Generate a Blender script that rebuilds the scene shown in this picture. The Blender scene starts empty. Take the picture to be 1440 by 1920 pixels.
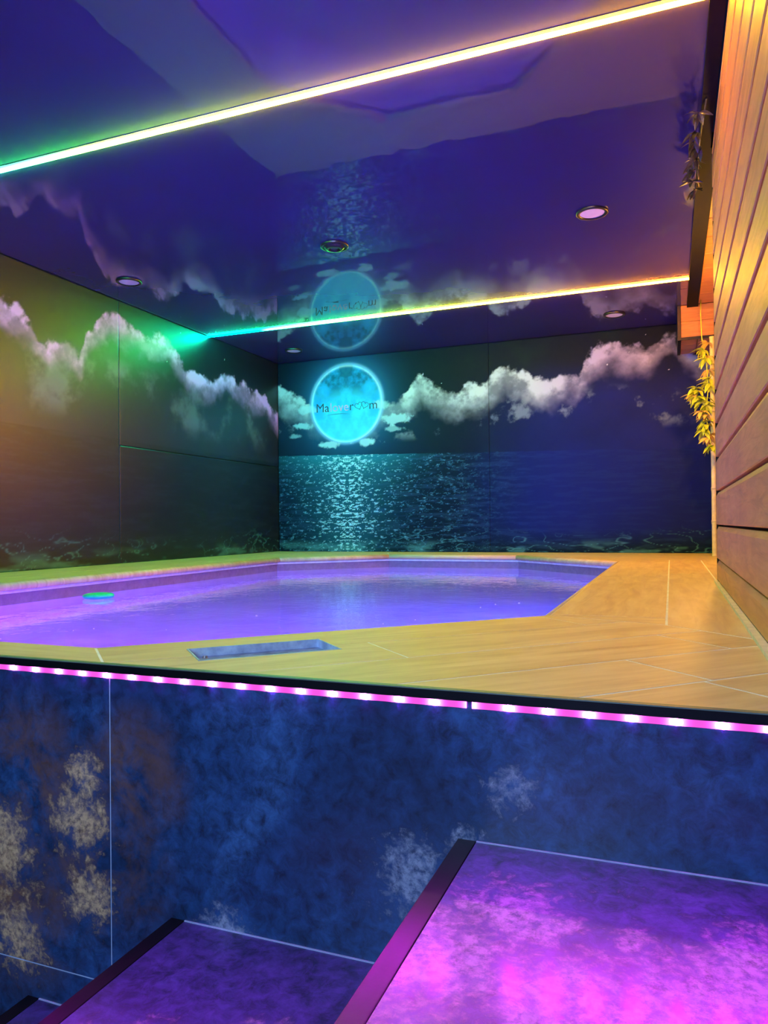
import bpy, bmesh, math, random
import numpy as np
from mathutils import Vector, Matrix

# ------------------------------------------------------------------ camera, world, lights, exposure
S = bpy.context.scene
C = S.collection
cd = bpy.data.cameras.new('camera'); cam = bpy.data.objects.new('camera', cd); C.objects.link(cam); S.camera = cam
YAW, PITCH, ROLL, FPX = math.radians(21.3), .0072, .0101, 1380.
fw = Vector((-math.sin(YAW)*math.cos(PITCH), math.cos(YAW)*math.cos(PITCH), math.sin(PITCH)))
r0 = Vector((math.cos(YAW), math.sin(YAW), 0)); u0 = r0.cross(fw)
rt = r0*math.cos(ROLL) - u0*math.sin(ROLL); up = rt.cross(fw)
M = Matrix((rt, up, -fw)).transposed().to_4x4(); M.translation = Vector((0, 0, .28)); cam.matrix_world = M
cd.sensor_fit = 'VERTICAL'; cd.sensor_height = 24; cd.lens = FPX/1920*24; cd.shift_y = (973-960)/1920.
cd.clip_start = .02

w = bpy.data.worlds.new('world'); S.world = w; w.use_nodes = True
w.node_tree.nodes['Background'].inputs[0].default_value = (.01, .012, .05, 1)
w.node_tree.nodes['Background'].inputs[1].default_value = .3
S.view_settings.view_transform = 'Standard'; S.view_settings.look = 'None'
S.view_settings.gamma = 1; S.view_settings.exposure = 0.0; S.view_settings.use_curve_mapping = False

def lamp(name, kind, loc, col, power, size=.1, rot=(0, 0, 0), sy=None):
    d = bpy.data.lights.new(name, kind); d.color = col; d.energy = power
    if kind == 'AREA':
        d.size = size
        if sy: d.shape = 'RECTANGLE'; d.size_y = sy
    else: d.shadow_soft_size = size
    o = bpy.data.objects.new(name, d); C.objects.link(o); o.location = loc; o.rotation_euler = rot
    return o
LED_POWER = 210.0
TAPE_POWER = 1.0
def aim(o, d): o.rotation_euler = Vector(d).to_track_quat('-Z', 'Y').to_euler(); return o
# lamps let into the near and right-hand walls of the pool, under water
aim(lamp('pool_lamp', 'AREA', (-1.60, 1.375, -.50), (.03, .025, 1), 120, .30), (0, 1, -.45))
aim(lamp('pool_lamp', 'AREA', (-.385, 3.6, -.50), (.02, .03, 1), 105, .30), (-1, 0, -.5))
aim(lamp('pool_lamp', 'AREA', (-1.36, 1.40, -.30), (.85, .01, .95), 44, .20), (-1, .85, .05))
aim(lamp('stair_lamp', 'AREA', (-.7, -1.2, 1.2), (.33, .52, 1), 80, 1.2), (0, 1, -.55))
sp = aim(lamp('moon_fill_spot', 'SPOT', (-.55, -1.3, 1.7), (.02, .22, 1), 1900, .05), (-1.75, 8.2, -.7))  # unseen blue fill, added to brighten the moon and right of the mural
sp.data.spot_size = math.radians(36); sp.data.spot_blend = 1.0
sp = aim(lamp('left_wall_fill_spot', 'SPOT', (.25, 6.33, 1.60), (1, .30, .04), 260, .03), (-4.15, -2.6, -.5))  # unseen orange fill, added for a warm glow on the left wall
sp.data.spot_size = math.radians(42); sp.data.spot_blend = 1.0
lamp('alcove_lamp', 'POINT', (.305, 5.15, 1.40), (1, .46, .07), 60, .035)

# ------------------------------------------------------------------ helpers
def tag(o, label=None, cat=None, group=None, kind=None):
    if label: o['label'] = label
    if cat: o['category'] = cat
    if group: o['group'] = group
    if kind: o['kind'] = kind
    return o
def obj(name, data, mat=None, parent=None):
    if isinstance(data, bmesh.types.BMesh):
        me = bpy.data.meshes.new(name); data.to_mesh(me); data.free()
    else: me = data
    if mat is not None and not me.materials: me.materials.append(mat)
    o = bpy.data.objects.new(name, me); C.objects.link(o)
    if parent: o.parent = parent
    return o
def empty(name, loc=(0, 0, 0)):
    o = bpy.data.objects.new(name, None); C.objects.link(o); o.location = loc; o.empty_display_size = .1
    return o
def box(bm, x0, x1, y0, y1, z0, z1):
    v = [bm.verts.new(p) for p in ((x0,y0,z0),(x1,y0,z0),(x1,y1,z0),(x0,y1,z0),(x0,y0,z1),(x1,y0,z1),(x1,y1,z1),(x0,y1,z1))]
    for f in ((0,3,2,1),(4,5,6,7),(0,1,5,4),(1,2,6,5),(2,3,7,6),(3,0,4,7)): bm.faces.new([v[i] for i in f])
    return bm
def bx(*a): return box(bmesh.new(), *a)
def bevel(bm, w, seg=1):
    bmesh.ops.bevel(bm, geom=list(bm.edges), offset=w, segments=seg, affect='EDGES', profile=.5); return bm
def prism(poly, z0, z1, bm=None):
    bm = bm or bmesh.new(); n = len(poly)
    b = [bm.verts.new((p[0], p[1], z0)) for p in poly]; t = [bm.verts.new((p[0], p[1], z1)) for p in poly]
    bm.faces.new(t); bm.faces.new(b[::-1])
    for i in range(n): bm.faces.new((b[i], b[(i+1) % n], t[(i+1) % n], t[i]))
    return bm
def tube(bm, pts, r, n=10, cap=True):
    rings = []
    for i, p in enumerate(pts):
        p = Vector(p); a = Vector(pts[max(i-1, 0)]); b = Vector(pts[min(i+1, len(pts)-1)]); d = (b-a).normalized()
        s = d.cross(Vector((0, 0, 1)) if abs(d.z) < .9 else Vector((1, 0, 0))).normalized(); t = d.cross(s)
        rr = r[i] if isinstance(r, (list, tuple)) else r
        rings.append([bm.verts.new(p + (s*math.cos(2*math.pi*k/n) + t*math.sin(2*math.pi*k/n))*rr) for k in range(n)])
    for a, b in zip(rings, rings[1:]):
        for k in range(n): bm.faces.new((a[k], a[(k+1) % n], b[(k+1) % n], b[k])).smooth = True
    if cap: bm.faces.new(rings[0][::-1]); bm.faces.new(rings[-1])
    return bm
def lathe(bm, prof, n=40):
    rings = [[bm.verts.new((r*math.cos(2*math.pi*k/n), r*math.sin(2*math.pi*k/n), z)) for k in range(n)] for r, z in prof]
    for a, b in zip(rings, rings[1:]):
        for k in range(n): bm.faces.new((a[k], a[(k+1) % n], b[(k+1) % n], b[k])).smooth = True
    return bm

# ------------------------------------------------------------------ materials
class NT:
    def __init__(s, name):
        s.m = bpy.data.materials.new(name); s.m.use_nodes = True; s.t = s.m.node_tree
        s.b = s.t.nodes['Principled BSDF']; s.out = s.t.nodes['Material Output']
    def n(s, typ, ins=None, **kw):
        nd = s.t.nodes.new(typ)
        for k, v in kw.items(): setattr(nd, k, v)
        for k, v in (ins or {}).items():
            if isinstance(v, bpy.types.NodeSocket): s.t.links.new(v, nd.inputs[k])
            else: nd.inputs[k].default_value = v
        return nd
    def L(s, a, b): s.t.links.new(a, b)
    def pos(s, scale=(1, 1, 1), rot=(0, 0, 0), obj=True):
        tc = s.n('ShaderNodeTexCoord'); src = tc.outputs['Object']
        return s.n('ShaderNodeMapping', {0: src, 3: scale, 2: rot}).outputs[0]
    def geo(s, scale=(1, 1, 1), rot=(0, 0, 0)):
        g = s.n('ShaderNodeNewGeometry')
        return s.n('ShaderNodeMapping', {0: g.outputs['Position'], 3: scale, 2: rot}).outputs[0]
    def noise(s, vec, scale, det=6, rough=.6, dist=0):
        return s.n('ShaderNodeTexNoise', {'Vector': vec, 'Scale': scale, 'Detail': det, 'Roughness': rough, 'Distortion': dist}).outputs[0]
    def ramp(s, fac, stops, interp='LINEAR'):
        r = s.n('ShaderNodeValToRGB', {0: fac}); cr = r.color_ramp; cr.interpolation = interp
        while len(cr.elements) < len(stops): cr.elements.new(.5)
        for e, (p, c) in zip(cr.elements, stops): e.position = p; e.color = (*c, 1) if len(c) == 3 else c
        return r.outputs[0]
    def math(s, op, a, b=0, clamp=False):
        nd = s.n('ShaderNodeMath', {0: a, 1: b}, operation=op); nd.use_clamp = clamp; return nd.outputs[0]
    def mix(s, f, a, b, mode='MIX'):
        nd = s.t.nodes.new('ShaderNodeMix'); nd.data_type = 'RGBA'; nd.blend_type = mode
        for k, v in ((0, f), (6, a), (7, b)):
            if isinstance(v, bpy.types.NodeSocket): s.t.links.new(v, nd.inputs[k])
            else: nd.inputs[k].default_value = (*v, 1) if isinstance(v, tuple) and len(v) == 3 else v
        return nd.outputs[2]
    def set(s, **kw):
        al = dict(color='Base Color', rough='Roughness', metal='Metallic', coat='Coat Weight', coatr='Coat Roughness', ior='IOR', spec='Specular IOR Level', coatior='Coat IOR')
        for k, v in kw.items():
            i = s.b.inputs[al.get(k, k)]
            if isinstance(v, bpy.types.NodeSocket): s.L(v, i)
            else: i.default_value = (*v, 1) if isinstance(v, tuple) and len(v) == 3 else v
        return s
    def bump(s, h, st=.3, d=.01):
        s.L(s.n('ShaderNodeBump', {'Strength': st, 'Distance': d, 'Height': h}).outputs[0], s.b.inputs['Normal']); return s
def plain(name, col, rough=.5, metal=0, var=.15, **kw):
    t = NT(name); n = t.noise(t.pos(), 25, 4)
    c = t.ramp(n, [(.3, tuple(x*(1-var) for x in col)), (.7, tuple(min(1, x*(1+var)) for x in col))])
    t.set(color=c, rough=rough, metal=metal, **kw); t.bump(n, .08, .003); return t.m

# colour-changing light strip: hue runs with the length of the strip
def led_mat(name, end):
    t = NT(name); p = t.geo()
    x = t.n('ShaderNodeSeparateXYZ', {0: p}).outputs[0]
    f = t.math('DIVIDE', t.math('ADD', x, 3.95), 4.15, True)
    c = t.ramp(f, [(0, (.0, 1.1, .75)), (.14, (.0, 1.15, .34)), (.32, (.06, 1.15, .04)), (.5, (.62, 1.05, .015)), (.66, (1, .62, .012)), (.84, end[0]), (1, end[1])])
    e = t.n('ShaderNodeEmission', {0: c, 1: LED_POWER}); t.L(e.outputs[0], t.out.inputs[0]); return t.m
M_LED = led_mat('green_to_yellow_light', [(1.1, .55, .010), (1.25, .50, .008)]); M_LED2 = led_mat('cyan_to_orange_light', [(1.1, .40, .010), (1.2, .25, .008)])
def emis(name, col, st):
    t = NT(name); e = t.n('ShaderNodeEmission', {0: (*col, 1), 1: st}); t.L(e.outputs[0], t.out.inputs[0]); return t.m
def tape_mat():
    # silicone-covered tape: brightest over each diode
    t = NT('magenta_tape_glow'); x = t.n('ShaderNodeSeparateXYZ', {0: t.geo()}).outputs[0]
    f = t.math('SUBTRACT', t.math('FRACT', t.math('ADD', t.math('DIVIDE', t.math('ADD', x, 1.334), .0637), 100.5)), .5)
    g = t.math('POWER', 2.718, t.math('MULTIPLY', t.math('MULTIPLY', f, f), -38.))
    e = t.n('ShaderNodeEmission', {0: (1, .11, .85, 1), 1: t.math('ADD', t.math('MULTIPLY', g, TAPE_POWER*16), TAPE_POWER*.95)})
    t.L(e.outputs[0], t.out.inputs[0]); return t.m
M_TAPE = tape_mat()
M_CHIP = emis('magenta_chip_glow', (.80, .010, 1), 680)

def wood(name, dark, mid, light, axis='Y', rough=.45):
    t = NT(name)
    sc = {'Y': (9, .9, 9), 'X': (.9, 9, 9), 'Z': (9, 9, .9)}[axis]
    oi = t.n('ShaderNodeObjectInfo').outputs['Random']
    vec = t.n('ShaderNodeVectorMath', {0: t.geo(sc), 1: t.n('ShaderNodeCombineXYZ', {0: t.math('MULTIPLY', oi, 37.), 1: t.math('MULTIPLY', oi, 19.), 2: t.math('MULTIPLY', oi, 11.)}).outputs[0]}).outputs[0]
    g = t.noise(vec, 3.0, 8, .65, 1.2); big = t.noise(t.geo(), 3.5, 3)
    c = t.ramp(g, [(.25, dark), (.5, mid), (.75, light)])
    c = t.mix(t.math('MULTIPLY', t.ramp(big, [(.35, (0,)*3), (.7, (1,)*3)]), .45), c, dark)
    c = t.mix(t.math('MULTIPLY', oi, .22), c, light)
    t.set(color=c, rough=rough); t.bump(g, .35, .006); return t.m
M_BOARD = wood('stained_board_wood', (.40, .14, .045), (.66, .27, .085), (.80, .40, .16))
M_PLANK = wood('orange_plank_wood', (.30, .10, .025), (.50, .20, .05), (.62, .28, .09), 'X')
M_DARK = plain('black_metal_trim', (.012, .012, .014), .35, .6)
M_MATT = plain('matt_black_trim', (.004, .004, .005), .75, spec=.15)
M_BACK = plain('dark_backing', (.02, .012, .008), .9)
M_GROUT = plain('pale_grout', (.95, .92, .80), .8)
M_BGROUT = plain('pale_blue_silicone', (.42, .50, .62), .5)
M_SEAL = plain('cream_sealant', (.75, .72, .55), .5)
M_STEEL = plain('brushed_steel', (.50, .52, .55), .28, .9)
M_SKIM = plain('blue_lit_steel', (.55, .66, .92), .35, .2, var=.35)  # blue of the reflected ceiling put into the steel colour
M_RUBBER = plain('black_plastic_ring', (.010, .010, .012), .35)
M_DIFF = plain('opal_diffuser', (.86, .80, .82), .4, var=.03)
M_FLOOR = plain('dark_floor_screed', (.04, .045, .06), .6)

# wood-look stone deck tiles
def tile_mat():
    t = NT('wood_look_porcelain'); oi = t.n('ShaderNodeObjectInfo').outputs['Random']
    off = t.n('ShaderNodeCombineXYZ', {0: t.math('MULTIPLY', oi, 13.), 1: t.math('MULTIPLY', oi, 29.), 2: 0.}).outputs[0]
    v = t.n('ShaderNodeVectorMath', {0: t.pos((1.5, 14, 1)), 1: off}).outputs[0]
    g = t.noise(v, 1.6, 8, .62, .8)
    v2 = t.n('ShaderNodeVectorMath', {0: t.pos((1, 2.2, 1)), 1: off}).outputs[0]
    b = t.noise(v2, 4, 5, .6)
    c = t.ramp(g, [(.28, (.60, .38, .16)), (.5, (.76, .54, .25)), (.72, (.86, .66, .36))])
    c = t.mix(t.math('MULTIPLY', t.ramp(b, [(.45, (0,)*3), (.75, (1,)*3)]), .5), c, (.56, .33, .14))
    c = t.mix(t.math('MULTIPLY', oi, .15), c, (.88, .70, .42))
    r = t.math('ADD', t.math('MULTIPLY', g, .25), .34)
    t.set(color=c, rough=r); t.bump(g, .18, .004); return t.m
M_TILE = tile_mat()

# oxidised stone-look slabs (stair wall and treads)
def stone(name, blobs, rust, thr=.62, crust_col=(.55, .46, .34), rough=.36, coat=.25):
    t = NT(name); p = t.geo()
    n1 = t.noise(p, 2.6, 7, .62, .6); n2 = t.noise(p, 34, 8, .72, .4); n3 = t.noise(p, 9, 6, .65, .5)
    c = t.ramp(n1, [(.3, (.010, .034, .085)), (.5, (.022, .078, .20)), (.68, (.05, .15, .33))])
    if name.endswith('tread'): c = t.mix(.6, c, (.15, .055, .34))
    c = t.mix(t.math('MULTIPLY', t.ramp(n2, [(.35, (0,)*3), (.66, (1,)*3)]), .88), c, (.008, .014, .03))
    m = None
    def mask(lst):
        m = None
        for (cx, cy, cz, r) in lst:
            d = t.n('ShaderNodeVectorMath', {0: p, 1: (cx, cy, cz)}, operation='DISTANCE').outputs['Value']
            q = t.n('ShaderNodeMapRange', {0: d, 1: 0., 2: r, 3: 1., 4: 0.}).outputs[0]
            m = q if m is None else t.math('MAXIMUM', m, q)
        return m
    if rust:
        q = t.math('MULTIPLY', mask(rust), t.ramp(n3, [(.38, (0,)*3), (.6, (1,)*3)])); c = t.mix(q, c, (.20, .085, .03))
    k = t.math('ADD', t.math('MULTIPLY', n3, .42), t.math('MULTIPLY', n2, .58))
    if blobs: k = t.math('ADD', k, t.math('MULTIPLY', mask(blobs), .30))
    k = t.ramp(k, [(thr, (0,)*3), (thr+.12, (1,)*3)])
    n4 = t.noise(p, 75, 4, .7); k = t.math('MULTIPLY', k, t.ramp(n4, [(.36, (.12,)*3), (.58, (1,)*3)]))
    if rust:
        xx = t.n('ShaderNodeSeparateXYZ', {0: p}).outputs[0]
        crust_col = t.mix(t.n('ShaderNodeMapRange', {0: xx, 1: -1.05, 2: -.85, 3: 0., 4: 1.}).outputs[0], (.95, .60, .26), (.40, .45, .52))
    c = t.mix(t.math('MULTIPLY', k, .7), c, crust_col)
    t.set(color=c, rough=t.math('ADD', t.math('MULTIPLY', k, .2), rough), coat=coat, coatr=.22)
    t.bump(t.math('ADD', n2, k), .15, .003); return t.m
M_PANEL = stone('oxidised_stone_wall', [(-1.36, 1.2, -.42, .20), (-1.15, 1.2, -.34, .17), (-1.14, 1.2, -.24, .10), (-1.33, 1.2, -.60, .16), (-1.12, 1.2, -.48, .14), (-.8, 1.2, -.50, .13), (-.43, 1.2, -.33, .14), (-.25, 1.2, -.15, .09), (-.33, 1.2, -.25, .07)],
                [(-1.02, 1.2, -.22, .16), (-1.3, 1.2, -.25, .2), (-1.1, 1.2, -.4, .2), (-1.35, 1.2, -.5, .25)], .66)
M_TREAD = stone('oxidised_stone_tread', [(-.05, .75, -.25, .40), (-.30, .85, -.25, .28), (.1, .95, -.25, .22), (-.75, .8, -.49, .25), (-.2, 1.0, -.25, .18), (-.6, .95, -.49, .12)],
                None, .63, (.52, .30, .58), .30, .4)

# ------------------------------------------------------------------ printed mural (colour stored per vertex of fine panels)
def vnoise(x, y, seed):
    rs = np.random.RandomState(seed); G = rs.rand(256, 256)
    xi = np.floor(x).astype(int); yi = np.floor(y).astype(int); fx = x-xi; fy = y-yi
    fx = fx*fx*(3-2*fx); fy = fy*fy*(3-2*fy)
    a = G[xi & 255, yi & 255]; b = G[(xi+1) & 255, yi & 255]; c = G[xi & 255, (yi+1) & 255]; d = G[(xi+1) & 255, (yi+1) & 255]
    return (a*(1-fx)+b*fx)*(1-fy)+(c*(1-fx)+d*fx)*fy
def fbm(x, y, s, seed, o=6, g=.55):
    v = 0; a = 1; tot = 0
    for i in range(o): v = v+a*vnoise(x*s+i*7.3, y*s+i*3.1, seed+i); tot += a; a *= g; s *= 2.03
    return v/tot
def ss(a, b, x): t = np.clip((x-a)/(b-a), 0, 1); return t*t*(3-2*t)
def lerp(a, b, f): return a*(1-f[:, None])+np.array(b)*f[:, None]
TOP_B = [(-4.0,1.82),(-3.871,1.752),(-3.679,1.658),(-3.5,1.53),(-2.85,1.47),(-2.7,1.56),(-2.445,1.632),(-2.302,1.771),(-2.165,1.653),(-1.92,1.58),(-1.706,1.66),(-1.47,1.80),(-1.317,1.76),(-1.193,1.65),(-1.044,1.63),(-.897,1.70),(-.777,1.68),(-.703,1.82),(-.467,1.97),(-.284,1.94),(-.173,1.85),(.029,1.98),(.198,1.75),(.355,1.65)]
TOP_L = [(1,1.8),(3.0,1.78),(3.464,1.751),(3.566,1.72),(3.693,1.66),(3.827,1.53),(3.969,1.63),(4.118,1.55),(4.197,1.75),(4.474,1.918),(4.683,1.88),(4.841,1.87),(5.078,1.91),(5.219,1.80),(5.366,1.66),(5.769,1.67),(6.035,1.76),(6.417,1.65),(6.732,1.62),(6.97,1.50)]
MX, MZ, MR = -3.125, 1.535, .408
def clouds(u, z, top, seed, dens, thick):
    wu = u+(fbm(u, z, 5, seed+50, 4)-.5)*.16; wz = z+(fbm(u, z, 6, seed+60, 5)-.5)*.16
    T = np.interp(wu, [p[0] for p in top], [p[1] for p in top])
    bil = fbm(u, z, 7, seed+70, 7, .6)
    d = T-wz+(bil-.5)*.14
    body = ss(0, .05, d)*(1-ss(thick*.25, thick, d+(fbm(u, z, 3, seed+80, 5)-.5)*.25))
    lit = .30+1.1*ss(.30, .72, bil)*(1-.55*ss(.03, .22, d))
    return np.clip(body*lit*dens, 0, 1)
def mural_back(x, z):
    n = fbm(x, z, 1.3, 3, 4); col = np.zeros((len(x), 3))+np.array((.004, .007, .014))
    col = lerp(col, (.006, .022, .012), ss(.35, .7, n)*ss(-2.8, -1.6, x)*(1-ss(-.8, 0, x)))  # green cast of the strip light, painted into the sky
    col = lerp(col, (.010, .018, .16), ss(-2.0, -.7, x)*(1-ss(1.35, 1.85, z+.0*x))*(.55+.9*(n-.3)))  # blue glow on the right of the wall, painted into the print
    r = np.hypot(x-MX, z-MZ); sea = z < .99+(x+2.6)*-.025
    col = lerp(col, (.03, .22, .42), np.clip(np.exp(-np.clip(r-MR, 0, 9)/.13), 0, 1)*.55)
    col = lerp(col, (.02, .13, .20), np.exp(-np.clip(r-MR, 0, 9)/.40)*.26*ss(1.7, 1.2, z))
    c1 = clouds(x, z, TOP_B, 11, 1.0, .34)*(1-.85*ss(MR*1.12, MR*.92, r))
    tint = ss(-1.4, -.5, x)[:, None]  # violet pool light painted into the right-hand clouds
    cc = np.array((.50, .60, .60))*(1-tint)+np.array((.44, .40, .60))*tint
    col = col*(1-c1[:, None])+cc*c1[:, None]
    low = fbm(x, z, 4.5, 91, 7, .6); c2 = ss(.56, .72, low)*ss(1.10, 1.2, z)*(1-ss(1.38, 1.55, z))*.45
    col = lerp(col, (.30, .40, .42), c2)
    # moon
    mx = np.abs(x-MX); mt = fbm(mx, z, 9, 21, 6, .62); mt2 = fbm(mx, z, 3.2, 25, 4)
    ins = ss(MR, MR-.012, r)
    base = np.array((.04, .52, .92)) + (ss(.30, .75, mt)[:, None]-.5)*np.array((.04, .26, .22))
    dark = ss(.38, .6, mt2*.5+mt*.5)*ss(MZ-.05, MZ+.25, z)*.9
    base = base*(1-dark[:, None]*.85); low_l = ss(MZ+.05, MZ-.35, z)
    base = base*(1-low_l[:, None]*.65)+np.array((.10, .74, .86))*low_l[:, None]*.65
    rim = np.exp(-((r-MR+.012)/.014)**2); base = np.clip(base+rim[:, None]*np.array((.35, .40, .40)), 0, .95)
    rim_o = np.exp(-((r-MR)/.018)**2)
    col = lerp(col, (.30, .62, .95), rim_o*.6)
    col = col*(1-ins[:, None])+base*ins[:, None]
    # small clouds round the foot of the moon
    for (cx, cz, rx, rz, a) in ((-3.32,1.125,.17,.045,1),(-2.90,1.13,.16,.045,1),(-3.62,1.33,.14,.05,.8),(-3.72,1.22,.10,.035,.5),(-2.58,1.34,.16,.055,.8),(-2.60,1.24,.12,.04,.55),(-3.55,1.5,.16,.05,.7),(-2.74,1.49,.10,.05,.7)):
        q = 1-np.hypot((x-cx)/rx, (z-cz)/rz)+(fbm(x, z, 11, 31, 6, .62)-.5)*1.9
        col = lerp(col, (.42, .72, .74), ss(.0, .5, q)*a*.9)
    st = (vnoise(x*21, z*21, 41) > .985) & (z > 1.62) & (r > .6); col[st] = (.5, .55, .6)
    # sea
    d = np.clip((.99-z)/.99, 0, 1); wv = fbm(x*.9, z*7, 6, 51, 5, .6)
    sc = np.zeros_like(col)+np.array((.003, .012, .022)); sc = lerp(sc, (.010, .034, .06), ss(.45, .7, wv))
    sc = lerp(sc, (.008, .014, .14), ss(-2.1, -.9, x)*.75*(1-ss(.75, 1, d)))  # same painted blue glow carried on over the sea
    wdt = .24+.30*(1-d)+.10*d; g = np.exp(-((x-MX)/wdt)**2)
    sc = lerp(sc, (.03, .42, .50), g*np.exp(-d/.16)*.85)
    sc = lerp(sc, (.02, .16, .20), g*.55)
    xm = np.abs(x-MX)
    sp = fbm(xm*.75, z*2.0, 38+0*z, 61, 4, .7); thr = .72-.17*g-.02*np.exp(-d/.1)
    sc = lerp(sc, (.50, .95, .95), ss(thr, thr+.05, sp)*(.25+.75*g)*ss(-1.7, -2.3, x))
    sc = lerp(sc, (.06, .28, .36), ss(.60, .66, sp)*ss(-1.2, -2.4, x)*.35)
    col = np.where(sea[:, None], sc, col)
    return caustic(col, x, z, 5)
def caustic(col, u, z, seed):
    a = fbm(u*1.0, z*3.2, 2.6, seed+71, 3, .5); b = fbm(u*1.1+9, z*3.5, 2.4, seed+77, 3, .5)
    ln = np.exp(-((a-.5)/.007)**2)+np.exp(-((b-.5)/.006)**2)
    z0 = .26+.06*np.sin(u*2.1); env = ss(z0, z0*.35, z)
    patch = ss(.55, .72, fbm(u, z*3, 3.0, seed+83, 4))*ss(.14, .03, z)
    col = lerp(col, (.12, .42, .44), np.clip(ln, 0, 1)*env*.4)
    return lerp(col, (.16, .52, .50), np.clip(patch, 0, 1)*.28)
def mural_left(y, z):
    n = fbm(y, z, 1.1, 103, 4); col = np.zeros((len(y), 3))+np.array((.005, .005, .009))
    col = lerp(col, (.018, .022, .030), ss(1.75, 1.2, z)*ss(.3, .95, z)*(.5+.6*n))
    c1 = clouds(y, z, TOP_L, 111, 1.0, .27)
    col = lerp(col, (.80, .36, .85), c1)  # clouds coloured with the pink of the pool light on them
    low = fbm(y, z, 2.6, 191, 7, .6); c2 = ss(.48, .72, low)*ss(1.0, 1.2, z)*(1-ss(1.45, 1.62, z))*.30
    col = lerp(col, (.30, .34, .36), c2)
    st = (vnoise(y*21, z*21, 141) > .988) & (z > 1.65) & (c1 < .05); col[st] = (.5, .55, .6)
    sea = z < .95; wv = fbm(y*.9, z*7, 6, 151, 5, .6)
    sc = np.zeros_like(col)+np.array((.006, .009, .012)); sc = lerp(sc, (.011, .017, .024), ss(.45, .75, wv))
    col = np.where(sea[:, None], sc, col)
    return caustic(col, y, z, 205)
def mural_mat(name, **kw):
    t = NT(name); a = t.n('ShaderNodeVertexColor', layer_name='print')
    n = t.noise(t.pos(), 180, 3)
    t.set(color=a.outputs[0], **kw); t.bump(n, .04, .001); return t.m
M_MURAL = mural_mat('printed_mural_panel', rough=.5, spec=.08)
M_MURAL_SIDE = mural_mat('satin_printed_mural_panel', rough=.6, spec=.0, coat=1.0, coatr=.40, coatior=1.6)
def mural_panel(name, axis, const, u0_, u1_, z0, z1, step, fn, parent, thick=.006):
    nu = max(2, int((u1_-u0_)/step)+1); nz = max(2, int((z1-z0)/step)+1)
    uu = np.linspace(u0_, u1_, nu); zz = np.linspace(z0, z1, nz); U, Z = np.meshgrid(uu, zz); U = U.ravel(); Z = Z.ravel()
    co = np.zeros((len(U), 3)); co[:, 2] = Z
    if axis == 'x': co[:, 0] = U; co[:, 1] = const; inner = np.array((0, thick, 0))
    else: co[:, 1] = U; co[:, 0] = const; inner = np.array((-thick, 0, 0))
    cols = np.clip(fn(U, Z), 0, 1)
    idx = np.arange(nu*nz).reshape(nz, nu)
    a, b, c, d = idx[:-1, :-1].ravel(), idx[:-1, 1:].ravel(), idx[1:, 1:].ravel(), idx[1:, :-1].ravel()
    quads = np.stack([a, b, c, d], 1)
    ring = np.concatenate([idx[0, :], idx[1:, -1], idx[-1, -2::-1], idx[-2:0:-1, 0]])
    back = co[ring]+inner; nb = len(co); co = np.vstack([co, back]); cols = np.vstack([cols, cols[ring]])
    k = np.arange(len(ring)); k2 = (k+1) % len(ring)
    side = np.stack([ring[k], nb+k, nb+k2, ring[k2]], 1)
    quads = np.vstack([quads, side])
    me = bpy.data.meshes.new(name); me.vertices.add(len(co)); me.vertices.foreach_set('co', co.ravel().astype('f'))
    me.loops.add(quads.size); me.loops.foreach_set('vertex_index', quads.ravel().astype('i'))
    me.polygons.add(len(quads)); me.polygons.foreach_set('loop_start', np.arange(0, quads.size, 4).astype('i'))
    me.update(calc_edges=True)
    at = me.color_attributes.new('print', 'FLOAT_COLOR', 'POINT')
    at.data.foreach_set('color', np.hstack([cols, np.ones((len(cols), 1))]).ravel().astype('f'))
    return obj(name, me, M_MURAL if axis == 'x' else M_MURAL_SIDE, parent)

# ------------------------------------------------------------------ room shell
XL, YB, ZC, YF, XR, XREC, XEDGE = -3.93, 6.97, 2.02, -1.6, .195, .345, .14
fl = tag(obj('floor', bx(XL-.1, 1.0, YF-.1, 1.3, -1.22, -.972), M_FLOOR), kind='structure')
wb = tag(obj('wall_back', bx(XL-.1, XREC+.12, YB+.008, YB+.12, -1.3, ZC+.1), M_BACK), 'wall printed with a moonlit sea mural', kind='structure')
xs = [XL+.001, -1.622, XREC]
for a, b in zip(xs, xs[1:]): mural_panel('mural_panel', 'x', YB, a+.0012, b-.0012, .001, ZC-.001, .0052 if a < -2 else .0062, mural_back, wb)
wl = tag(obj('wall_left', bx(XL-.12, XL-.008, YF-.1, YB+.12, -1.3, ZC+.1), M_BACK), 'side wall printed with the same cloudy night mural', kind='structure')
mural_panel('mural_panel', 'y', XL, 4.518, YB-.001, .001, .9035, .009, mural_left, wl)
mural_panel('mural_panel', 'y', XL, 4.518, YB-.001, .9065, ZC-.001, .0075, mural_left, wl)
mural_panel('mural_panel', 'y', XL, 1.9, 4.515, .001, ZC-.001, .009, mural_left, wl)
mural_panel('mural_panel', 'y', XL, YF, 1.897, .001, ZC-.001, .03, mural_left, wl)
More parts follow.
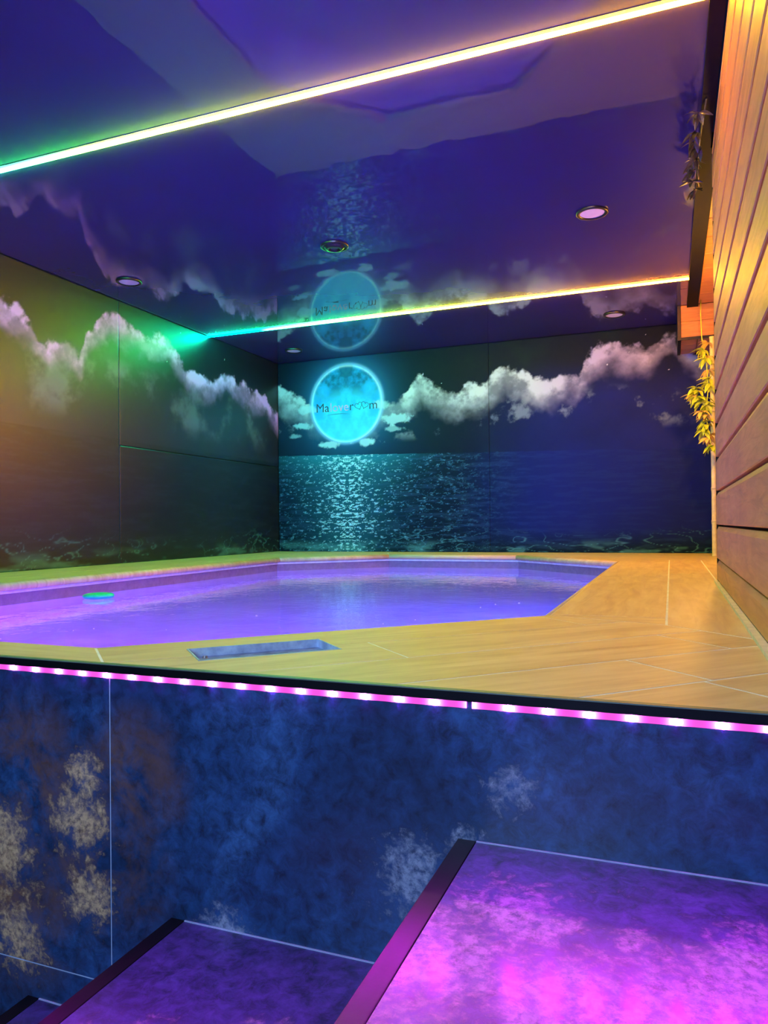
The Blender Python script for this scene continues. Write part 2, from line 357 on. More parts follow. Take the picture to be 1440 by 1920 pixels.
# ceiling: glossy stretch membrane
def ceil_mat():
    t = NT('glossy_stretch_ceiling'); p = t.geo(); n = t.noise(p, 1.1, 2, .5); n2 = t.noise(p, 7, 2, .4)
    c = t.ramp(n, [(.3, (.036, .026, .115)), (.7, (.044, .032, .14))])
    t.set(color=c, rough=.6, spec=.05, coat=1.0, coatr=.012, coatior=1.52)
    bp = t.n('ShaderNodeBump', {'Strength': .12, 'Distance': .004, 'Height': n2}).outputs[0]
    t.L(bp, t.b.inputs['Coat Normal']); return t.m
ce = tag(obj('ceiling', bx(XL-.1, XEDGE, YF-.1, YB+.1, ZC, ZC+.08), ceil_mat()), 'glossy dark blue stretch ceiling', kind='structure')
tag(obj('trim_1', bx(XEDGE, XR-.004, YF, 3.70, ZC-.022, ZC+.05), M_MATT), 'black edge trim between the ceiling and wood wall', kind='structure')
tag(obj('trim_2', bx(XEDGE, .222, 3.70, 6.398, ZC-.022, ZC+.05), M_MATT), 'black edge trim beyond the wood wall', kind='structure')
# soffit of planks over the alcove
sf = tag(obj('soffit', bx(.222, XREC+.1, 3.70, YB, ZC+.02, ZC+.08), M_BACK), 'plank soffit over the alcove', kind='structure')
for k in range(9):
    y0 = 3.72+k*.30; obj('plank', bevel(bx(.224, XREC-.002, y0, min(y0+.294, 6.396), ZC+.0, ZC+.018), .002), M_PLANK, sf)
# plank wall
wr = tag(obj('wall_right', bx(XR+.028, XR+.085, 1.262, 3.70, 0, ZC-.0), M_BACK), 'partition of stained horizontal boards', kind='structure')
def board(z0, z1, y0, y1, x, m, parent, thick=.026):
    # profile in x,z : chamfered top edge
    pr = [(x+thick, z0), (x+.003, z0), (x, z0+.003), (x, z1-.020), (x+.008, z1-.003), (x+thick, z1-.003)]
    bm = bmesh.new(); a = [bm.verts.new((px, y0, pz)) for px, pz in pr]; b = [bm.verts.new((px, y1, pz)) for px, pz in pr]
    bm.faces.new(a); bm.faces.new(b[::-1])
    for i in range(6): j = (i+1) % 6; bm.faces.new((a[j], a[i], b[i], b[j]))
    return obj('board', bm, m, parent)
zt = [.006, .105]
while zt[-1]+.155 < ZC-.03: zt.append(zt[-1]+.155)
zt.append(ZC-.024)
for a, b in zip(zt, zt[1:]): board(a+.003, b-.003, 1.262, 3.70, XR, M_BOARD, wr)
tag(obj('trim_3', bx(XR+.0, XR+.087, 3.702, 3.712, 0, ZC-.003), M_BACK), 'dark end cap of the board partition', kind='structure')
bm = bmesh.new(); prism([(XR-.020, 1.262), (XR-.0005, 1.262), (XR-.0005, 3.70), (XR-.014, 3.70)], .0006, .010, bm)
tag(obj('baseboard_right', bm, M_SEAL), 'cream sealant strip along the foot of the boards', kind='structure')
# alcove behind the partition
wa = tag(obj('wall_alcove', bx(XREC+.02, XREC+.12, 3.70, YB, 0, ZC), M_BACK), kind='structure')
for a, b in zip(zt, zt[1:]): board(a+.003, b-.003, 3.72, YB-.003, XREC, M_PLANK, wa, .019)
tag(obj('wall_alcove_end', bx(XR+.09, XREC+.1, 3.60, 3.70, 0, ZC), M_BACK), kind='structure')
# enclosing walls around the stairs, behind the camera
M_PLAIN = plain('dark_plaster', (.05, .06, .09), .8)
tag(obj('wall_front', bx(XL-.1, 1.1, YF-.1, YF, -1.22, ZC+.08), M_PLAIN), kind='structure')
tag(obj('wall_stair', bx(1.0, 1.1, YF, 1.35, -1.22, ZC+.08), M_PLAIN), kind='structure')
tag(obj('wall_stair_return', bx(XR+.09, 1.0, 1.26, 1.36, 0, ZC+.08), M_PLAIN), kind='structure')
tag(obj('ceiling_stair', bx(XEDGE+.06, 1.1, YF-.1, 1.26, ZC, ZC+.08), M_PLAIN), kind='structure')
# plank-clad beam at the far end
be = empty('timber_beam', (.075, 6.40, 1.74)); tag(be, 'timber-clad beam with black edging under the ceiling by the vine', 'beam')
def rel(bm, e): bmesh.ops.translate(bm, verts=bm.verts, vec=-Vector(e.location)); return bm
obj('core', rel(bx(.085, XREC-.002, 6.412, YB-.004, 1.756, ZC-.001), be), M_BACK, be)
for a, b in ((1.758, 1.886), (1.888, 2.018)): obj('front_board', rel(bevel(bx(.094, XREC-.003, 6.400, 6.411, a, b), .0015), be), M_PLANK, be)
for a, b in ((6.42, 6.60), (6.603, 6.785), (6.788, 6.962)):
    for c, d in ((.094, .215), (.219, XREC-.003)): obj('underside_board', rel(bevel(bx(c, d, a, b, 1.745, 1.755), .0015), be), M_PLANK, be)
obj('edge_trim', rel(bx(.068, .092, 6.392, YB-.004, 1.738, 2.018), be), M_DARK, be)
obj('edge_trim', rel(bx(.092, XREC-.003, 6.392, 6.400, 1.738, 1.760), be), M_DARK, be)

# ------------------------------------------------------------------ deck, pool
ED = .85
POOL = [(-1.245,1.347),(-.345,2.257),(-.345,5.50),(-1.25,6.40),(-2.45,6.40),(-3.20,5.65),(-3.20,2.60),(-1.95,1.347)]
ZW = -.120     # water level   # counter-clockwise
DX0, DX1, DY0, DY1 = XL, XREC, 1.205, YB
def clip(poly, a, b):       # keep the left side of a->b
    out = []; s = lambda p: (b[0]-a[0])*(p[1]-a[1])-(b[1]-a[1])*(p[0]-a[0])
    for i in range(len(poly)):
        p, q = poly[i], poly[(i+1) % len(poly)]; sp, sq = s(p), s(q)
        if sp >= 0: out.append(p)
        if sp*sq < 0: t = sp/(sp-sq); out.append((p[0]+t*(q[0]-p[0]), p[1]+t*(q[1]-p[1])))
    return out
def clipc(poly, conv):
    if area(conv) < 0: conv = conv[::-1]
    if area(poly) < 0: poly = poly[::-1]
    for i in range(len(conv)):
        poly = clip(poly, conv[i], conv[(i+1) % len(conv)])
        if len(poly) < 3: return None
    return poly
def area(p): return .5*sum(p[i][0]*p[(i+1) % len(p)][1]-p[(i+1) % len(p)][0]*p[i][1] for i in range(len(p)))
def inset(p, d):
    n = len(p); L = []
    for i in range(n):
        a, b = Vector(p[i]), Vector(p[(i+1) % n]); e = (b-a).normalized(); nrm = Vector((-e.y, e.x)); L.append((a+nrm*d, e))
    out = []
    for i in range(n):
        (a, e), (b, f) = L[i-1], L[i]; den = e.x*f.y-e.y*f.x
        if abs(den) < 1e-6: out.append((b.x, b.y)); continue
        t = ((b-a).x*f.y-(b-a).y*f.x)/den; q = a+e*t; out.append((q.x, q.y))
    return out
deck = empty('pool_deck', (0, 0, 0)); tag(deck, 'raised pool deck of wood-look stone tiles with pale joints', kind='structure')
R1 = [(-1.095,DY0),(XREC,DY0),(XREC,1.77),(-.015,2.13),(-.345,2.257),(-1.245,1.347)]
def ds(d, s): return ((d+s)/2, (s-d)/2)
SK = [ds(-2.432,.367), ds(-2.200,.367), ds(-2.200,.817), ds(-2.432,.817)]      # skimmer opening
# bedding under the tiles = pale joints, as ring pieces round the pool
bm = bmesh.new(); P = POOL; OUT = [(DX0,DY0),(DX1,DY0),(DX1,DY1),(DX0,DY1)]
ring = [[(-1.95,1.347),(DX0,1.347),(DX0,DY0),(DX1,DY0),(DX1,2.257),(-.345,2.257),(-1.245,1.347)]]
skr = [clipc(list(R1), [ds(a, c), ds(b, c), ds(b, d), ds(a, d)]) for a, b, c, d in ((-9,-2.432,-9,9),(-2.2,9,-9,9),(-2.432,-2.2,-9,.367),(-2.432,-2.2,.817,9))]
for pl in skr+[[(DX0,DY0),(-1.095,DY0),(-1.245,1.347),(DX0,1.347)], [(-.345,2.257),(-.015,2.13),(DX1,1.77),(DX1,2.257)], [(-.345,2.257),(DX1,2.257),(DX1,5.50),(-.345,5.50)],
           [(-.345,5.50),(DX1,5.50),(DX1,DY1),(-1.25,DY1),(-1.25,6.40)], [(-1.25,6.40),(-1.25,DY1),(-2.45,DY1),(-2.45,6.40)], [(-2.45,6.40),(-2.45,DY1),(DX0,DY1),(DX0,5.65),(-3.20,5.65)],
           [(-3.20,5.65),(DX0,5.65),(DX0,2.60),(-3.20,2.60)], [(-3.20,2.60),(DX0,2.60),(DX0,1.347),(-1.95,1.347)]]:
    if area(pl) < 0: pl = pl[::-1]
    prism(pl, -.06, -.0007, bm)
obj('mortar_bed', bm, M_GROUT, deck)
def tile(poly, ang, name='tile', gap=.0034):
    if not poly: return
    if area(poly) < 0: poly = poly[::-1]
    if abs(area(poly)) < .002: return
    # drop near-duplicate points
    q = [p for i, p in enumerate(poly) if math.dist(p, poly[i-1]) > 1e-3]
    if len(q) < 3: return
    q = inset(q, gap)
    if area(q) < .001: return
    cx = sum(p[0] for p in q)/len(q); cy = sum(p[1] for p in q)/len(q); ca, sa = math.cos(-ang), math.sin(-ang)
    loc = [((p[0]-cx)*ca-(p[1]-cy)*sa, (p[0]-cx)*sa+(p[1]-cy)*ca) for p in q]
    o = obj(name, prism(loc, -.018, .0), M_TILE, deck); o.location = (cx, cy, 0); o.rotation_euler.z = ang
HOLES = []
# 45 degree field between front edge, pool edge and board wall
R1 = [(-1.095,DY0),(XREC,DY0),(XREC,1.77),(-.015,2.13),(-.345,2.257),(-1.245,1.347)]
r2 = math.sqrt(.5)
def ds(d, s): return ((d+s)/2, (s-d)/2)
rows = [-2.62, -2.29, -1.975, -1.66, -1.35, -1.04, -.73, -.42]
offs = [[.10, 1.85, 3.2], [.94, 2.6], [-.5, 1.9], [.6, 1.2+.28, 3.0], [.2, 1.45, 2.7], [1.0, 2.4], [.5, 1.9]]
# the opening is cut out as its own small rectangle: split the first two rows round it
SKR = (-2.433-.02, -2.205+.03, .366, .815)     # d0,d1,s0,s1
d_sk0 = SK[0][0]-SK[0][1]; d_sk1 = SK[1][0]-SK[1][1]; s_sk0 = sum(SK[0]); s_sk1 = sum(SK[2])
def cut_rect(d0, d1, s0, s1):
    """split rect d0..d1 x s0..s1 into pieces that leave the skimmer opening free"""
    D0, D1, S0, S1 = d_sk0, d_sk1, s_sk0, s_sk1
    if d1 <= D0 or d0 >= D1 or s1 <= S0 or s0 >= S1: return [(d0, d1, s0, s1)]
    out = []
    if s0 < S0: out.append((d0, d1, s0, S0))
    if s1 > S1: out.append((d0, d1, S1, s1))
    a, b = max(s0, S0), min(s1, S1)
    if d0 < D0: out.append((d0, D0, a, b))
    if d1 > D1: out.append((D1, d1, a, b))
    return out
for i, (a, b) in enumerate(zip(rows, rows[1:])):
    ss_ = [-1.5]+offs[i]+[4.5]
    for s0, s1 in zip(ss_, ss_[1:]):
        D0, D1, S0, S1 = d_sk0, d_sk1, s_sk0, s_sk1
        inter = not (b <= D0 or a >= D1 or s1 <= S0 or s0 >= S1)
        if not inter:
            q = clipc([ds(a, s0), ds(b, s0), ds(b, s1), ds(a, s1)], R1)
            if q: tile(q, math.radians(45))
        else:
            # one tile with a rectangular notch/hole: joined pieces in a single mesh
            bm = bmesh.new()
            for (p, q_, r, s) in cut_rect(a+.003, b-.003, s0+.003, s1-.003):
                c = clipc([ds(p, r), ds(q_, r), ds(q_, s), ds(p, s)], inset(R1, .0025))
                if c: prism(c if area(c) > 0 else c[::-1], -.018, 0, bm)
            cx, cy = ds((a+b)/2, .6)
            bmesh.ops.translate(bm, verts=bm.verts, vec=(-cx, -cy, 0)); bmesh.ops.rotate(bm, verts=bm.verts, cent=(0,0,0), matrix=Matrix.Rotation(-math.radians(45), 3, 'Z'))
            o = obj('tile', bm, M_TILE, deck); o.location = (cx, cy, 0); o.rotation_euler.z = math.radians(45)
tile([(-.345,2.257),(-.015,2.13),(-.015,2.285),(-.345,2.285)], 0)
PI2 = math.pi/2
for y0, y1 in ((2.285,4.0),(4.0,5.50)):
    tile([(-.345,y0),(-.015,y0),(-.015,y1),(-.345,y1)], PI2)
tile([(-.015,2.13),(.195,1.92),(.195,3.58),(-.015,3.58)], PI2) if False else None
for y0, y1 in ((2.13,4.25),(4.25,5.72)):
    q = [(-.015,2.13),(.195,1.924),(.195,4.25),(-.015,4.25)] if y0 < 3 else [(-.015,y0),(.195,y0),(.195,y1),(-.015,y1)]; tile(q, PI2)
for y0, y1 in ((3.70,4.9),(4.9,5.72)): tile([(.195,y0),(XREC,y0),(XREC,y1),(.195,y1)], PI2)
# far and left strips : coping band then field
def band(pts_in, pts_out, cuts, ang):
    (a, b), (c, d) = pts_in, pts_out
    f = [0]+cuts+[1]
    for t0, t1 in zip(f, f[1:]):
        L = lambda p, q, t: (p[0]+(q[0]-p[0])*t, p[1]+(q[1]-p[1])*t)
        tile([L(a, b, t0), L(a, b, t1), L(c, d, t1), L(c, d, t0)], ang)
CW = .33
OO = [(-1.245+.14,DY0),None,(-.015,5.24),(-.965,6.17),(-2.19,6.17),(-3.13,5.24),(-3.13,2.06),(-2.09,DY0)]
band(((-.345,5.50),(-1.25,6.40)), ((-.015,5.50),(-1.115,6.73)), [.45], math.radians(135))
band(((-1.25,6.40),(-2.45,6.40)), ((-1.115,6.73),(-2.59,6.73)), [.5], 0)
band(((-2.45,6.40),(-3.20,5.65)), ((-2.59,6.73),(-3.53,5.79)), [.5], math.radians(45))
band(((-3.20,5.65),(-3.20,2.60)), ((-3.53,5.79),(-3.53,2.46)), [.22, .50, .78], PI2)
band(((-3.20,2.60),(-1.95,1.347)), ((-3.53,2.46),(-2.275,DY0)), [.5], math.radians(-45))
band(((-1.95,1.347),(-1.245,1.347)), ((-2.275,DY0),(-1.095,DY0)), [.5], 0)
for y0, y1 in ((5.79,YB),(3.9,5.79),(2.46,3.9)): tile([(DX0+.002,y0),(-3.53,y0),(-3.53,y1),(DX0+.002,y1)], PI2)
tile([(DX0+.002,DY0),(-2.275,DY0),(-3.53,2.46),(DX0+.002,2.46)], PI2)
tile([(-3.53,5.79),(-2.59,6.73),(-2.59,YB),(-3.53,YB)], 0)
tile([(-2.59,6.73),(-1.115,6.73),(-1.115,YB),(-2.59,YB)], 0)
tile([(-.015,5.50),(-.015,5.72),(-.212,5.72)], 0)
tile([(-.212,5.72),(XREC,5.72),(XREC,6.35),(-.775,6.35)], 0); tile([(-.775,6.35),(XREC,6.35),(XREC,YB),(-1.115,YB),(-1.115,6.73)], 0)
# rounded nosing of the coping, one piece per pool side
def nosing(a, b):
    a, b = Vector((*a, 0)), Vector((*b, 0)); e = (b-a).normalized(); n = Vector((-e.y, e.x, 0)); L = (b-a).length
    pr = [(-.001, -.0004), (.010, -.0015), (.020, -.006), (.027, -.014), (.030, -.024), (.028, -.035), (.021, -.042), (-.001, -.044)]
    bm = bmesh.new(); A = [bm.verts.new(a+e*.002+n*p+Vector((0, 0, z))) for p, z in pr]; B = [bm.verts.new(b-e*.002+n*p+Vector((0, 0, z))) for p, z in pr]
    for i in range(7): bm.faces.new((A[i], A[i+1], B[i+1], B[i])).smooth = True
    bm.faces.new(A[::-1]); bm.faces.new(B); bm.faces.new((A[0], B[0], B[7], A[7]))
    obj('coping_nosing', bm, M_TILE, deck)
for i in range(8): nosing(POOL[i], POOL[(i+1) % 8])
# basin
def basin_mat():
    t = NT('pool_basin_render'); p = t.geo(); n = t.noise(p, 3, 4, .55); n2 = t.noise(p, 60, 3)
    c = t.ramp(n, [(.3, (.62, .58, .62)), (.7, (.74, .70, .74))]); t.set(color=c, rough=.5); t.bump(n2, .05, .002); return t.m
pb = inset(POOL, -.012); ZB = -1.02
basin = empty('pool_basin', (0, 0, 0)); tag(basin, 'pale octagonal pool basin', kind='structure'); M_BASIN = basin_mat(); M_WLINE = plain('mauve_waterline_tile', (.28, .19, .26), .45)
obj('basin_floor', prism(inset(POOL, -.05), ZB-.04, ZB), M_BASIN, basin)
for i in range(8):
    a, b = pb[i], pb[(i+1) % 8]; o_ = inset(pb, -.03); c, d = o_[i], o_[(i+1) % 8]
    q = [a, c, d, b]
    if area(q) < 0: q = q[::-1]
    q = inset(q, .0008); obj('wall_slab', prism(q, ZB, -.128), M_BASIN, basin); obj('waterline_tile', prism(q, -.126, -.045), M_WLINE, basin)
# outer shell hides the void under the deck
tag(obj('deck_base', prism([(DX0,DY0+.012),(DX1,DY0+.012),(DX1,DY0+.05),(DX0,DY0+.05)], -1.2, -.062), M_BACK), kind='structure')
# water : surface sheet with real refraction
def water_mat():
    t = NT('pool_water'); p = t.geo((1, 1, 1))
    n = t.noise(p, 5.5, 3, .5, .6); n2 = t.noise(p, 24, 2, .5)
    h = t.math('ADD', n, t.math('MULTIPLY', n2, .25))
    b = t.n('ShaderNodeBump', {'Strength': .22, 'Distance': .012, 'Height': h}).outputs[0]
    g = t.n('ShaderNodeBsdfGlass', {'IOR': 1.33, 'Roughness': 0.0, 'Color': (.97, .97, 1, 1), 'Normal': b}); t.L(g.outputs[0], t.out.inputs[0]); return t.m
bm = bmesh.new(); bm.faces.new([bm.verts.new((x, y, ZW)) for x, y in inset(POOL, -.0115)])
tag(obj('pool_water', bm, water_mat()), 'still violet water filling the octagonal pool', kind='stuff')
rnd = random.Random(4); bm = bmesh.new()
for k in range(46):
    x = rnd.uniform(-2.8, -.5); y = rnd.uniform(1.6, 5.2)
    if x-y < -2.4-2.2 or y < x+2.78 or y > x*-1+4.6: continue
    r = rnd.uniform(.0018, .0042)*(.6+y*.25); bmesh.ops.create_icosphere(bm, subdivisions=1, radius=r, matrix=Matrix.Translation((x, y, ZW+.001)) @ Matrix.Diagonal((1, 1, .5, 1)))
tag(obj('foam_bubbles', bm, plain('white_foam', (.85, .85, .9), .3)), 'tiny white bubbles floating on the pool water', 'bubbles', kind='stuff')

# skimmer
sk = empty('skimmer_channel', (-.865, 1.455, 0)); tag(sk, 'narrow steel skimmer channel recessed in the deck by the pool edge', 'pool skimmer')
A, B, Cc, D = SK
def lip(poly, w_, z0, z1, name, m):
    out = poly if area(poly) > 0 else poly[::-1]; inn = inset(out, w_)
    for i in range(4):
        j = (i+1) % 4; q = [out[i], out[j], inn[j], inn[i]]; bm = prism(q, z0, z1)
        obj(name, rel(bm, sk), m, sk)
skp = inset(SK if area(SK) > 0 else SK[::-1], .001)
lip(skp, .003, -.022, .0008, 'side_plate', M_SKIM)
obj('channel_floor', rel(prism(inset(skp, .003), -.022, -.019), sk), plain('stained_channel_steel', (.22, .30, .48), .3, .4, var=.6), sk)
for f in (.12, .88):
    c = [skp[0][i]*(1-f)+skp[2][i]*f for i in (0, 1)]; bm = bmesh.new()
    bmesh.ops.create_cone(bm, segments=14, radius1=.006, radius2=.005, depth=.004, cap_ends=True, matrix=Matrix.Translation((c[0], c[1], -.017)))
    obj('screw', rel(bm, sk), M_STEEL, sk)

# floating dispenser
fr = empty('floating_dispenser', (-3.0, 3.27, ZW)); fr.scale = (1.12, 1.12, 1.12); tag(fr, 'green ring-shaped chlorine float on the pool water by the left edge', 'float')
M_GREEN = plain('green_float_plastic', (.02, .75, .42), .35)
bm = bmesh.new(); lathe(bm, [(.050+.026*math.cos(a), .012+.014*math.sin(a)) for a in [2*math.pi*k/14 for k in range(15)]], 36); obj('float_ring', bm, M_GREEN, fr)
bm = bmesh.new(); lathe(bm, [(.0, .014), (.020, .014), (.026, .010), (.030, -.01), (.026, -.035), (0, -.035)], 28); obj('cap', bm, M_GREEN, fr)
bm = bmesh.new(); lathe(bm, [(.024, -.035), (.024, -.11), (.0, -.115)], 24); obj('cartridge', bm, plain('white_cartridge', (.8, .82, .8), .4), fr)
for k in range(4):
    a = k*PI2+.3; bm = bmesh.new(); box(bm, .024, .046, -.004, .004, .004, .012); bmesh.ops.rotate(bm, verts=bm.verts, cent=(0,0,0), matrix=Matrix.Rotation(a, 3, 'Z')); obj('spoke', bm, M_GREEN, fr)

# ------------------------------------------------------------------ stair wall, edge trim, magenta tapes
sw = tag(obj('wall_stairwell', bx(XL, XREC+.7, 1.2175, 1.2565, -1.2, -.0625), M_BACK), 'stair wall clad in oxidised stone-look slabs', kind='structure')
YP = 1.2
for x0, x1, z0, z1 in ((-1.0735, .55, -1.0, -.0178), (-2.4, -1.0765, -.6515, -.0178), (-2.4, -1.0765, -1.0, -.6545), (XL, -2.403, -1.0, -.0178)):
    obj('wall_slab', bevel(bx(x0, x1, YP, YP+.012, z0, z1), .0006), M_PANEL, sw)
obj('grout_joint', bx(XL, .55, YP+.0015, YP+.0172, -1.0, -.0178), M_BGROUT, sw)
tr = tag(obj('trim_4', bx(XL, XREC+.6, YP-.010, YP+.0045, -.016, -.0008), M_DARK), 'black metal edge trim along the front of the deck', kind='structure')
obj('top_flange', bx(XL, XREC+.6, YP-.010, YP+.0045, -.0008, .0012), plain('satin_edge_metal', (.16, .22, .16), .4, .3), tr)
PITCH_ = .0637
def tape(x0, x1, label):
    t = empty('light_tape', (x0, YP-.001, -.0235)); tag(t, label, 'light strip', 'magenta light tapes under the deck edge')
    bm = bx(0, x1-x0, -.0012, 0, -.0055, .0055); obj('tape_body', bm, M_TAPE, t); k = 0; chip = None
    n0 = math.ceil((x0+.012+1.334)/PITCH_)
    while -1.334+PITCH_*n0 < x1-.008:
        x = -1.334+PITCH_*n0-x0
        if chip is None:
            bm = bmesh.new(); bmesh.ops.create_uvsphere(bm, u_segments=14, v_segments=8, radius=1, matrix=Matrix.Translation((0, -.0012, 0)) @ Matrix.Diagonal((.0105, .0011, .0056, 1))); chip = obj('light_chip', bm, M_CHIP, t); chip.location.x = x
        else:
            c = chip.copy(); C.objects.link(c); c.location.x = x
        n0 += 1
tape(-2.6, -.3225, 'glowing magenta light tape on the stair wall, left of the gap')
tape(-.3130, .46, 'glowing magenta light tape on the stair wall, right of the gap')
# stairs
st = empty('staircase', (0, 0, 0)); tag(st, 'stone-look stairs with dark metal nosings rising to the right', kind='structure')
for x0, x1, z in ((-.34, .30, -.25), (-.925, -.34, -.49), (-1.30, -.925, -.725)):
    obj('tread', bx(x0+.032, x1-(.0006 if x1 < 0 else 0), -.9, YP-.0035, z-.02, z), M_TREAD, st)
    obj('riser', bx(x0+.004, x0+.02, -.9, YP-.0005, z-.245 if z > -.7 else -.972, z-.021), M_TREAD, st)
    obj('nosing', bevel(bx(x0, x0+.031, -.9, YP-.0005, z-.020, z+.001), .0008), M_DARK, st)
    obj('sealant_line', bx(x0+.032, x1-.001, YP-.0035, YP-.0001, z-.02, z+.0015), M_BGROUT, st)
obj('landing', bx(.30, 1.0, -.9, YP-.012, -.25, -.001), M_TREAD, st)
obj('stair_core', bx(-.33, 1.0, -.9, 1.19, -.971, -.2705), M_BACK, st)

# ------------------------------------------------------------------ light strips on the ceiling
def strip(y, label, x0=XL+.004, x1=XEDGE+.02, ret=None):
    e = empty('ceiling_light_strip', (0, y, ZC)); tag(e, label, 'light strip')
    e.location = (0, y, ZC)
    bm = bx(x0, x1, -.030, -.0105, -.002, -.0001); box(bm, x0, x1, .0105, .020, -.002, -.0001)
    obj('profile', bm, plain('grey_profile', (.25, .24, .30), .4, .2), e)
    bm = bmesh.new(); n = 8; xs_ = np.linspace(x0, x1, 40)
    rings = [[bm.verts.new((x, .0075*math.cos(math.pi*k/n), -.0055-.0085*math.sin(math.pi*k/n))) for k in range(n+1)] for x in xs_]
    for a, b in zip(rings, rings[1:]):
        for k in range(n): bm.faces.new((a[k], b[k], b[k+1], a[k+1])).smooth = True
    for a, b in zip(rings, rings[1:]):
        for k_ in (0, n):
            p_ = [bm.verts.new((v.co.x, v.co.y, -.0003)) for v in (a[k_], b[k_])]; bm.faces.new((a[k_], b[k_], p_[1], p_[0]))
    bm.faces.new(rings[0]); bm.faces.new(rings[-1][::-1])
    obj('light_diffuser', bm, M_LED2 if ret else M_LED, e)
    if ret:
        bm = bmesh.new(); tube(bm, [(x1-.008, .012, -.010), (x1-.008, -ret, -.014)], .007, 10); obj('corner_return', bm, M_LED2, e)
strip(2.65, 'colour-changing ceiling light strip nearest the camera, green to yellow')
strip(5.69, 'shorter-looking far ceiling light strip running in front of the moon reflection', ret=.34)

# downlights
def downlight(name, x, y, label, lit=True, R=.088):
    e = empty(name, (x, y, ZC)); tag(e, label, 'downlight' if lit else 'speaker')
    if lit: e['group'] = 'round ceiling downlights'
    bm = bmesh.new(); lathe(bm, [(R, -.0002), (R, -.008), (R*.96, -.012), (R*.80, -.011), (R*.76, -.004)], 44); obj('bezel', bm, M_RUBBER, e)
    bm = bmesh.new()
    if lit:
        lathe(bm, [(R*.765, -.0055), (R*.5, -.0062), (.001, -.0065)], 36); obj('diffuser', bm, M_DIFF, e)
    else:
        lathe(bm, [(R*.78, -.006), (R*.6, -.022), (R*.42, -.026), (R*.40, -.012), (.001, -.010)], 36); obj('louvre', bm, M_RUBBER, e)
        bm = bmesh.new(); lathe(bm, [(R*.30, -.010), (R*.26, -.016), (.001, -.018)], 24); obj('centre_cap', bm, plain('grey_green_cap', (.12, .2, .15), .4), e)
downlight('ceiling_downlight', -.392, 4.27, 'largest-looking round white downlight, at the right between the strips')
downlight('ceiling_downlight', -3.56, 4.20, 'round downlight in a black ring above the left clouds')
downlight('ceiling_downlight', -.423, 6.45, 'small round downlight just left of the timber beam')
downlight('ceiling_downlight', -3.48, 6.50, 'thin-looking round downlight nearest the far left corner')
downlight('ceiling_speaker', -1.936, 4.16, 'unlit black round ceiling fitting above the moon reflection', False)

# ------------------------------------------------------------------ lettering on the moon
M_INK = plain('dark_ink', (.02, .06, .10), .5); M_PINK = plain('pale_pink_ink', (.75, .42, .62), .5)
sg = empty('mural_lettering', (-3.476, YB-.0015, 1.463)); sg.scale = (.79, .79, .79); tag(sg, 'thin dark and pink lettering with two hearts printed across the moon', 'lettering')
def word(s, x, size, m, zoff=0):
    cu = bpy.data.curves.new('t', 'FONT'); cu.body = s; cu.size = size; cu.extrude = .0006; cu.offset = -.0003; cu.resolution_u = 3
    o = bpy.data.objects.new('t', cu); C.objects.link(o); bpy.context.view_layer.update()
    me = bpy.data.meshes.new_from_object(o.evaluated_get(bpy.context.evaluated_depsgraph_get())); bpy.data.objects.remove(o)
    me.transform(Matrix.Rotation(PI2, 4, 'X')); me.materials.clear(); wd = max(v.co.x for v in me.vertices)
    q = obj('letters', me, m, sg); q.location = (x, 0, zoff); return wd
x = 0
for s, m in (('Ma', M_INK), ('love', M_PINK), ('r', M_INK)): x += word(s, x, .165, m)+.008
def heart(cx, cz, r, rot):
    pts = []
    for k in range(41):
        t = 2*math.pi*k/40; a = 16*math.sin(t)**3/17*r; b = (13*math.cos(t)-5*math.cos(2*t)-2*math.cos(3*t)-math.cos(4*t))/17*r
        pts.append((cx+a*math.cos(rot)-b*math.sin(rot), 0, cz+a*math.sin(rot)+b*math.cos(rot)))
    bm = bmesh.new(); tube(bm, pts, .0030, 6, False); obj('heart_outline', bm, M_INK, sg)
heart(x+.062, .052, .055, .35); heart(x+.150, .058, .052, -.35)
x += .205; word('m', x, .165, M_INK)
bm = bmesh.new(); tube(bm, [(.16+.34*t, 0, -.048+.012*math.sin(t*math.pi)) for t in np.linspace(0, 1, 14)], [.0006+.0022*math.sin(math.pi*t) for t in np.linspace(0, 1, 14)], 6); obj('underline', bm, M_INK, sg)

# ------------------------------------------------------------------ bamboo pole and vines
bp = empty('bamboo_pole', (.318, 6.345, 0)); tag(bp, 'pale bamboo pole standing behind the end of the board wall', 'pole')
M_BAM = plain('pale_bamboo', (.78, .66, .36), .45); zz = [0, .27, .53, .83, 1.14, 1.44, 1.735]
for a, b in zip(zz, zz[1:]):
    bm = bmesh.new(); tube(bm, [(0, 0, a+.0005), (0, 0, a+.008), (0, 0, a+.02), (0, 0, b-.02), (0, 0, b-.008), (0, 0, b-.0005)], [.021, .0215, .0185, .0185, .0205, .0205], 16); obj('culm_section', bm, M_BAM, bp)
def leafmesh(L, W):
    bm = bmesh.new(); n = 5; left = []; mid = []; right = []
    for i in range(n+1):
        t = i/n; wv = W*math.sin(math.pi*min(1, t*.93+.05))**.8; z = -.55*L*t*t
        left.append(bm.verts.new((-wv/2, L*t, z+.12*wv))); mid.append(bm.verts.new((0, L*t, z-.05*wv))); right.append(bm.verts.new((wv/2, L*t, z+.12*wv)))
    for i in range(n):
        bm.faces.new((left[i], mid[i], mid[i+1], left[i+1])); bm.faces.new((mid[i], right[i], right[i+1], mid[i+1]))
    me = bpy.data.meshes.new('leaf'); bm.to_mesh(me); bm.free(); return me
M_LEAF1 = plain('lime_vine_leaf', (.60, .74, .05), .45, var=.3); M_LEAF2 = plain('yellow_vine_leaf', (.85, .60, .16), .45, var=.2); M_LEAF3 = plain('dark_vine_leaf', (.10, .09, .06), .4, var=.3)
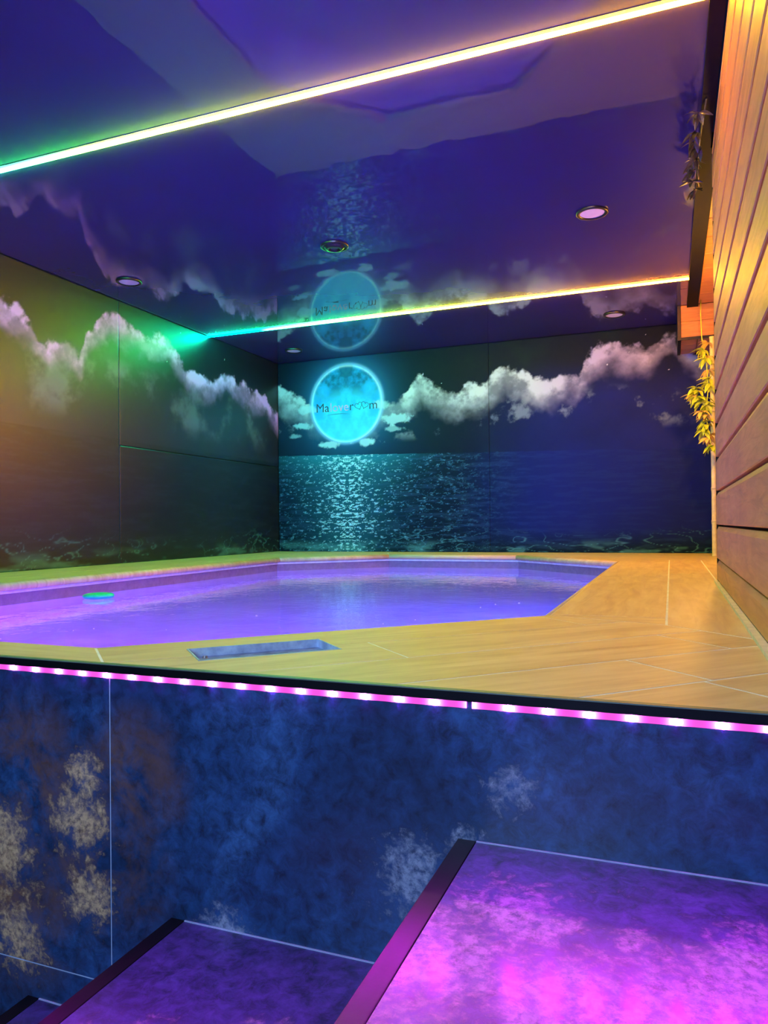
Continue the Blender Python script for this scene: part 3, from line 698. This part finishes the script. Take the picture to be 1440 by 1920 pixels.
def vine(label, pts, clusters, mats, Lr, seed, group=None):
    rr = random.Random(seed); base = Vector(pts[0]); e = empty('hanging_vine', base); tag(e, label, 'vine')
    bm = bmesh.new(); tube(bm, [Vector(p)-base for p in pts], .0035, 7); obj('stem', bm, mats[-1], e)
    lm = [leafmesh(Lr, Lr*.38), leafmesh(Lr*.8, Lr*.40)]
    for i, (cx, cy, cz, ax) in enumerate(clusters):
        mt = mats[i % len(mats)]
        n = 8
        for k in range(n):
            src = lm[k % 2]; me = src
            if not me.materials or me.materials[0] != mt:
                key = src.name+mt.name; me = bpy.data.meshes.get(key) or src.copy(); me.name = key; me.materials.clear(); me.materials.append(mt)
            o = obj('leaf', me, None, e); o.location = Vector((cx, cy, cz))-base
            az = ax+(k-(n-1)/2)*.5+rr.uniform(-.2, .2)
            o.rotation_euler = (rr.uniform(-.7, .45), rr.uniform(-.4, .4), az)
    return e
rr = random.Random(9); cl = []
for (px, cz) in ((.275,1.66),(.245,1.60),(.27,1.53),(.285,1.45),(.29,1.38),(.19,1.31),(.175,1.26),(.25,1.24),(.27,1.17),(.235,1.13),(.27,1.05),(.25,.98),(.275,.92),(.30,.86),(.23,1.20),(.27,1.10),(.21,1.29),(.2,1.24),(.28,1.56),(.29,1.34),(.26,1.02),(.29,.95),(.285,1.20)):
    cl.append((px, 6.20+rr.uniform(-.03, .03), cz, rr.uniform(.3, 2.6)))
vine('lime and yellow leafy vine hanging below the timber beam at the board wall', [(.24,6.30,2.018),(.235,6.25,1.9),(.24,6.22,1.7),(.27,6.2,1.5),(.28,6.2,1.3),(.26,6.2,1.1),(.29,6.2,.9),(.30,6.2,.82)], cl, [M_LEAF2, M_LEAF1, M_LEAF1], .085, 5)
cl = [(.135+rr.uniform(-.02, .0), 3.30+.085*k, 1.955+rr.uniform(-.03, .015), rr.uniform(.2, 3)) for k in range(9)]
vine('dark leafy garland along the right edge of the ceiling', [(.155,3.26,1.996),(.145,3.4,1.965),(.14,3.6,1.975),(.14,3.8,1.96),(.15,4.0,1.975),(.155,4.1,1.996)], cl, [M_LEAF3, M_LEAF3], .055, 8)
